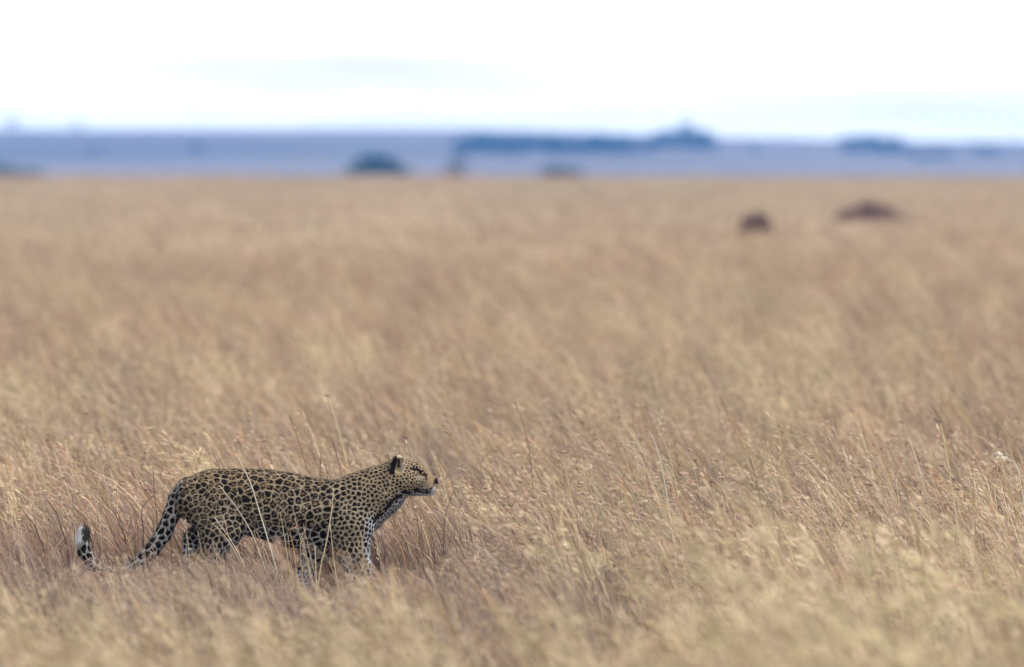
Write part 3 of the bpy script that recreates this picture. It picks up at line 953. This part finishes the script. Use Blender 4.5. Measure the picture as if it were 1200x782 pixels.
Y0 = FOCUS - 0.32
stalk([(330, 690), (316, 640), (302, 593), (293, 565), (279, 536.5)], Y0, (0.80, 0.76, 0.66), 0.0042, 'long bare white grass stalk rising past the leopard back from its flank')
stalk([(318, 690), (298, 632), (279, 598), (257, 569)], Y0 - 0.05, (0.74, 0.69, 0.56), 0.0036, 'pale slanting stalk crossing the leopard hip, ending midway up its flank')
stalk([(300, 692), (275, 641), (251, 606)], Y0 - 0.1, (0.76, 0.70, 0.56), 0.0040, 'stout pale stalk leaning over the thigh, upper of a close pair')
stalk([(297, 695), (272, 641), (249, 613)], Y0 - 0.14, (0.68, 0.60, 0.46), 0.0034, 'thin pale stalk leaning over the thigh, lower of a close pair')
stalk([(372, 692), (376, 664), (383, 633), (389, 595), (391, 572)], Y0, (0.66, 0.56, 0.36), 0.0046, 'ochre stalk bowed against the leopard side just behind the shoulder', head=CREAM, nseed=8, spread=0.006)
stalk([(344, 692), (338, 661), (333, 628), (328, 600)], Y0, (0.62, 0.52, 0.33), 0.0036, 'straw stalk in front of the belly, tip reaching the spotted ribs')
stalk([(357, 695), (353, 662), (352, 636)], Y0, (0.60, 0.42, 0.28), 0.0032, 'short reddish stalk in front of the far foreleg')
stalk([(371, 700), (370, 668), (369, 640)], Y0 - 0.2, (0.62, 0.53, 0.36), 0.0050, 'broad straw blade standing between the two forelegs')
stalk([(333, 698), (316, 658), (300, 622)], Y0 - 0.12, (0.60, 0.50, 0.34), 0.0034, 'straw stalk slanting across the hind edge of the belly')
stalk([(326, 698), (312, 664), (306, 632)], Y0 - 0.2, (0.58, 0.46, 0.33), 0.0034, 'dull brown stalk standing under the belly line', head=RED, nseed=8, spread=0.006)
stalk([(345, 650), (342, 634), (340, 622), (345, 619)], Y0 - 0.05, (0.60, 0.36, 0.20), 0.0028, 'small rust coloured stalk with a hooked tip below the ribs', head=RED, nseed=7, spread=0.006)
stalk([(186, 668), (184, 610), (181, 578), (179, 546)], FOCUS + 0.25, DARK, 0.0034, 'upright dark dead stem beside the tail root', name='dead_twig')
stalk([(168, 668), (168, 625), (166, 600), (172, 588), (182, 580)], FOCUS + 0.2, (0.09, 0.07, 0.06), 0.0032, 'crooked dark twig bending towards the upright dead stem behind the tail', name='dead_twig')
stalk([(374, 600), (375, 558), (376.5, 524)], FOCUS + 0.45, (0.13, 0.10, 0.08), 0.0028, 'thin dark stem standing up behind the leopard back', name='dead_twig')
stalk([(394, 600), (392.5, 560), (391, 536)], FOCUS + 0.5, (0.40, 0.34, 0.28), 0.0026, 'fine grey stalk rising behind the dip before the shoulders')
stalk([(346, 600), (339, 553), (333, 535)], FOCUS + 0.4, (0.62, 0.56, 0.44), 0.0026, 'fine pale stalk leaning behind the middle of the back')
stalk([(628, 690), (605, 640), (589, 610), (574, 585), (554, 566)], FOCUS - 0.2, GREENISH, 0.0040, 'green tinged stalk with red drooping seed head ahead of the leopard nose', head=RED, nseed=40, spread=0.022)
stalk([(712, 668), (708, 630), (706, 590), (704.5, 550)], FOCUS - 0.1, (0.55, 0.50, 0.26), 0.0034, 'straight yellow green stem with an empty tip')
stalk([(548, 660), (536, 630), (524, 611), (514, 592)], FOCUS - 0.15, (0.66, 0.56, 0.30), 0.0034, 'yellow stalk leaning towards the leopard chin')
stalk([(520, 640), (521.5, 606), (527, 588), (533, 573)], FOCUS - 0.1, (0.14, 0.11, 0.09), 0.0028, 'small dark twig standing below the leopard nose', name='dead_twig')
stalk([(546, 640), (540, 605), (532, 585), (519, 577), (511, 575)], FOCUS - 0.1, (0.60, 0.52, 0.40), 0.0024, 'hair thin pale stalk arching over towards the leopard chin')
stalk([(806, 650), (797, 592), (789, 555), (783, 530), (770, 500), (776, 489)], FOCUS + 0.2, (0.66, 0.57, 0.30), 0.0042, 'tall yellow stalk with nodding cream seed head, highest of its clump', head=CREAM, nseed=46, spread=0.026)
stalk([(790, 640), (778, 560), (769, 523), (760.5, 505)], FOCUS + 0.25, (0.72, 0.69, 0.62), 0.0034, 'silvery bare stalk beside the tall nodding cream seed head')
stalk([(786, 650), (776, 590), (766, 559), (754, 533), (738, 508)], FOCUS + 0.15, (0.60, 0.52, 0.36), 0.0036, 'straw stalk whose cream seed head droops below the nodding tall one', head=CREAM, nseed=40, spread=0.024)
stalk([(905, 640), (893, 598), (878, 570), (861, 545)], FOCUS + 0.2, (0.62, 0.44, 0.24), 0.0034, 'orange brown stalk ending in one small black bud', head=[(0.06, 0.03, 0.03)], nseed=7, spread=0.004)
stalk([(895, 620), (884, 550), (869, 514), (856, 498)], FOCUS + 1.6, (0.60, 0.46, 0.26), 0.0040, 'ochre stalk slanting above the black budded stalk', head=RED, nseed=14, spread=0.012)
stalk([(1090, 670), (1070, 618), (1045, 574), (1027, 542), (1002, 512)], FOCUS, (0.62, 0.52, 0.34), 0.0036, 'long straw stalk with pale loose seed head among reddish grass', head=CREAM, nseed=24, spread=0.016)
stalk([(1046, 700), (1024, 652), (1000, 615), (977, 579)], FOCUS - 0.3, (0.64, 0.56, 0.33), 0.0038, 'yellow stalk leaning out of the reddish grass, tip bare')
stalk([(1046, 660), (1049, 600), (1043, 574), (1024, 571), (1008, 580)], FOCUS - 0.1, (0.62, 0.58, 0.50), 0.0026, 'pale thin stalk bent over into a low arch')
stalk([(1206, 660), (1200, 590), (1192, 547), (1183, 539), (1171, 533)], FOCUS + 0.1, (0.75, 0.71, 0.62), 0.0030, 'stalk tipped with a bright white feathery spikelet', head=[(0.80, 0.77, 0.68), (0.72, 0.68, 0.58)], nseed=16, spread=0.007)
stalk([(1205, 660), (1190, 596), (1178, 563), (1160, 548)], FOCUS, (0.58, 0.42, 0.20), 0.0040, 'orange stalk under a heavy rust red seed head', head=RED, nseed=44, spread=0.024)
stalk([(112, 660), (114, 585), (121, 547), (134, 541), (161, 539)], FOCUS + 0.9, (0.66, 0.58, 0.40), 0.0026, 'fine stalk curving over into a long level tip')
stalk([(120, 650), (109, 582), (70, 581), (28, 585)], FOCUS + 0.4, (0.64, 0.54, 0.38), 0.0032, 'broken straw stalk lying level across the grass behind the tail tip')
stalk([(82, 690), (89, 640), (86, 606)], FOCUS - 0.3, (0.60, 0.52, 0.38), 0.0028, 'thin straw stalk standing beside the curled tail tip')

rs = random.Random(31)
for i in range(16):
    bx = rs.choice((rs.uniform(215, 300), rs.uniform(335, 440), rs.uniform(120, 190)))
    tip = rs.uniform(600, 640) if bx > 200 else rs.uniform(625, 650)
    lean_ = rs.uniform(4, 26)
    stalk([(bx + lean_, 698), (bx + lean_ * 0.55, 668), (bx + rs.uniform(-3, 3), tip)], FOCUS - rs.uniform(0.22, 0.55), [(0.58, 0.47, 0.30), (0.52, 0.38, 0.24), (0.66, 0.58, 0.42)][i % 3], rs.uniform(0.0024, 0.0038),
          'thin straw stalk standing among others across the leopard legs and tail', head=(RED if i % 4 == 0 else (CREAM if i % 4 == 2 else None)), nseed=9, spread=0.007, group='thin stalks before the leopard legs and tail')

# ------------------------------------------------------------------ earth mounds on the plain
def mound(px, y, width, height, label, seed, colr, bumps):
    rr = np.random.default_rng(seed)
    x = (px - 600) * y / FPX
    seg, ring = 40, 18
    v, f = [], []
    pk = [(rr.uniform(-0.55, 0.55), rr.uniform(-0.4, 0.4), rr.uniform(0.72, 0.92), rr.uniform(0.22, 0.42)) for _ in range(bumps)]
    for i in range(ring + 1):
        q = i / ring
        for j in range(seg):
            a = 6.2832 * j / seg
            u, w_ = q * math.cos(a), q * math.sin(a)
            hgt = 0.75 * (1 - q ** 2.2)
            for (bx, by, bh, bs) in pk:
                hgt = max(hgt, (bh) * math.exp(-((u - bx) ** 2 + (w_ - by) ** 2) / (bs * bs)) * (1 - q ** 3))
            wob = 1 + 0.10 * math.sin(3 * a + seed) + 0.06 * math.sin(7 * a + 2 * seed)
            v.append((u * width / 2 * wob, w_ * width / 2 * 0.8 * wob, height * hgt * (1 + rr.normal(0, 0.05)) - 0.05))
    for i in range(ring):
        for j in range(seg):
            f.append((i * seg + j, (i + 1) * seg + j, (i + 1) * seg + (j + 1) % seg, i * seg + (j + 1) % seg))
    r = empty('earth_mound', (x, y, float(terrain(x, y))))
    tag(r, label, 'mound', 'earth mounds on the plain')
    mesh_obj('mound', v, f, M_MOUND, r, cols=[colr] * len(v), smooth=True)
    s = Strips()
    for k in range(60):
        a = rr.uniform(0, 6.283); q = rr.uniform(0.9, 1.15)
        s.blade(curve_pts((q * width / 2 * math.cos(a), q * width / 2 * 0.8 * math.sin(a), -0.02), rr.uniform(0.25, 0.55), rr.uniform(0, 0.5), wind(), 0.3, 4), 0.02, STRAW[k % 5], STRAW[(k + 2) % 5])
    g = s.obj('grass_fringe', M_STALK, link=True, parent=r); g['kind'] = 'stuff'
mound(888, 226, 1.15, 1.26, 'dark rounded earth mound, the narrower of two close together on open grass', 3, (0.052, 0.029, 0.028), 2)
mound(1022, 292, 2.9, 1.22, 'dark broad low earth mound standing beyond the narrower mound', 5, (0.056, 0.032, 0.030), 5)
mound(523, 850, 1.9, 1.35, 'reddish earth mound at the edge of the plain below a thin tree', 8, (0.17, 0.075, 0.055), 2)

# ------------------------------------------------------------------ trees and bushes
def make_plant(name, w, h, trunk_h, seed, green, flat=0.5, leaves=900, leaf=0.35, clumps=14, density_low=0.0):
    """parts of one tree: tapered trunk with limbs, crown of many leaf faces gathered in clumps"""
    rr = np.random.default_rng(seed); random.seed(seed)
    root_ = empty(name, (0, 0, 0))
    tv, tf = [], []
    def limb(pts, r0, r1):
        b0 = len(tv); v, f = tube([np.array(q, dtype=float) for q in pts], r0, r1, 6)
        tv.extend(v); tf.extend([tuple(b0 + q for q in ff) for ff in f])
    cl_ = []
    for k in range(clumps):
        a = rr.uniform(0, 6.283); q = math.sqrt(rr.uniform(0, 1)) * 0.82
        top = 1 - 0.55 * q ** 2
        cl_.append((w / 2 * q * math.cos(a), w / 2 * q * math.sin(a), trunk_h + (h - trunk_h) * (density_low + (1 - density_low) * rr.uniform(1 - flat, 1.0)) * top, rr.uniform(0.14, 0.24) * w))
    r0 = max(0.08, 0.035 * h)
    limb([(0, 0, -0.4), (0.02 * w, 0, trunk_h * 0.5), (0, 0.01 * w, trunk_h)], r0, r0 * 0.7)
    for c in cl_:
        limb([(0, 0, trunk_h * 0.85), (c[0] * 0.45, c[1] * 0.45, trunk_h + (c[2] - trunk_h) * 0.55), c[:3]], r0 * 0.5, r0 * 0.12)
    mesh_obj('trunk', tv, tf, M_BARK, root_, cols=[(0.10, 0.075, 0.055)] * len(tv))
    s = Strips(); per = leaves // clumps
    for c in cl_:
        g = np.array(green) * rr.uniform(0.75, 1.25)
        for k in range(per):
            d_ = rr.normal(0, 1, 3); d_ /= np.linalg.norm(d_); q = rr.uniform(0.35, 1.0) ** 0.6
            pt = np.array(c[:3]) + d_ * c[3] * q * np.array([1, 1, 0.55])
            if pt[2] < 0.02: continue
            s.leaf(pt, rr.normal(0, 1, 3), leaf * rr.uniform(0.7, 1.4), leaf * 0.7, g * rr.uniform(0.8, 1.2))
    s.obj('crown', M_LEAF, link=True, parent=root_)
    return root_

def put(o, px, y, sc, rz, label, cat, group=None, sink=0.0):
    x = (px - 600) * y / FPX
    o.location = (x, y, float(terrain(x, y)) - sink)
    o.scale = (sc, sc, sc); o.rotation_euler = (0, 0, rz)
    tag(o, label, cat, group)
    return o

GREEN = (0.040, 0.060, 0.026)
# thickets just past the edge of the plain
def fit(name, px, y, wpx, top_row, seed, label, cat, flat=0.9, low=0.0, leaves=4200, trunk=0.12):
    x = (px - 600) * y / FPX
    gz = float(terrain(x, y))
    h = EYE - (top_row - HORIZON) * y / FPX - gz
    w = wpx * y / FPX
    o = make_plant(name, w, h, h * trunk, seed, GREEN, flat, leaves, w * 0.06, 26, low)
    return put(o, px, y, 1, 0, label, cat, 'bushes and trees past the edge of the plain')
fit('bush', 441, 2300, 104, 183, 11, 'dark wide domed bush standing past the edge of the golden plain', 'bush')
fit('bush', 664, 2100, 68, 187, 12, 'smaller dark low bush at the plain edge, between the reddish mound and the slope', 'bush')
fit('bush', 14, 2300, 104, 194, 13, 'dark low bush barely showing above the plain edge', 'bush')
fit('thin_tree', 537, 2300, 30, 177, 14, 'thin loose crowned tree standing behind the reddish earth mound', 'tree', flat=0.6, leaves=700, trunk=0.35)

# tree kinds for the far slope
kinds = [make_plant('acacia_tree', 11, 8.5, 2.8, 21, GREEN, 0.45, 700, 0.85, 13),
         make_plant('acacia_tree', 9, 9.5, 2.0, 22, (0.048, 0.075, 0.032), 0.75, 700, 0.8, 13),
         make_plant('acacia_tree', 13, 7.5, 2.2, 23, (0.060, 0.080, 0.032), 0.55, 760, 0.9, 15)]
used = [False] * 3
def far_tree(k, px, y, sc, label, group):
    o = kinds[k] if not used[k] else copy_tree(kinds[k])
    used[k] = True
    return put(o, px, y, sc, random.uniform(0, 6.28), label, 'tree', group)

random.seed(5)
def row_of(px, y):
    x = (px - 600) * y / FPX
    return HORIZON - (float(terrain(x, y)) - EYE) * FPX / y
def find_y(px, row):
    """distance on the far slope whose foot shows at this picture row"""
    best = min(range(3100, 6500, 25), key=lambda yy: abs(row_of(px, yy) - row))
    return float(best)
belt = []
for i in range(58):
    px = 540 + i * 3.5 + random.uniform(-4, 4)
    belt.append((px, random.uniform(174, 186)))
for px, row in belt:
    y = find_y(px, row)
    far_tree(random.randrange(3), px, y, random.uniform(0.62, 0.88), 'tree in the long dark wooded belt across the ridge slope', 'trees of the long wooded belt')
for i in range(20):
    px = 760 + i * 3.8 + random.uniform(-3, 3)
    y = find_y(px, random.uniform(168, 182))
    far_tree(random.randrange(3), px, y, random.uniform(0.7, 1.05), 'tree in the dark grove below the peaked skyline treetops', 'trees of the grove under the skyline trees')
far_tree(1, 803, 6350, 1.0, 'tallest peaked tree breaking the ridge skyline above the dark grove', 'trees breaking the skyline')
far_tree(0, 812, 6300, 0.5, 'tree on the skyline on the low side of the tallest peaked one', 'trees breaking the skyline')
far_tree(2, 793, 6300, 0.52, 'wide tree on the skyline leading up to the tallest peaked one', 'trees breaking the skyline')
for i in range(16):
    px = 990 + i * 4.2 + random.uniform(-3, 3)
    y = find_y(px, random.uniform(177, 184))
    far_tree(random.randrange(3), px, y, random.uniform(0.65, 0.95), 'tree in the short dark belt on the descending end of the ridge', 'trees of the short wooded belt')
for i in range(8):
    px = 1062 + i * 6.8 + random.uniform(-3, 3)
    y = find_y(px, random.uniform(184, 191))
    far_tree(random.randrange(3), px, y, random.uniform(0.4, 0.6), 'tree in the faint strip of wood past the short belt', 'trees of the faint strip')
for i, px in enumerate((1146, 1154, 1161)):
    far_tree(i, px, find_y(px, 184), 0.55, 'tree of the little group past the faint strip of wood', 'trees of the little group')
far_tree(0, 15, 6480, 0.72, 'isolated spreading tree standing on the bare skyline, the larger of two', 'trees breaking the skyline')
far_tree(1, 91, 6480, 0.58, 'isolated small tree standing on the bare skyline, the smaller of two', 'trees breaking the skyline')
far_tree(2, 232, find_y(232, 182), 0.6, 'lone tree on the open pale slope above the domed bush', 'lone slope trees')
far_tree(1, 110, find_y(110, 184), 0.5, 'lone tree on the open pale slope below the smaller skyline tree', 'lone slope trees')
far_tree(0, 884, find_y(884, 182), 0.5, 'lone tree on the open slope between the grove and the short belt', 'lone slope trees')
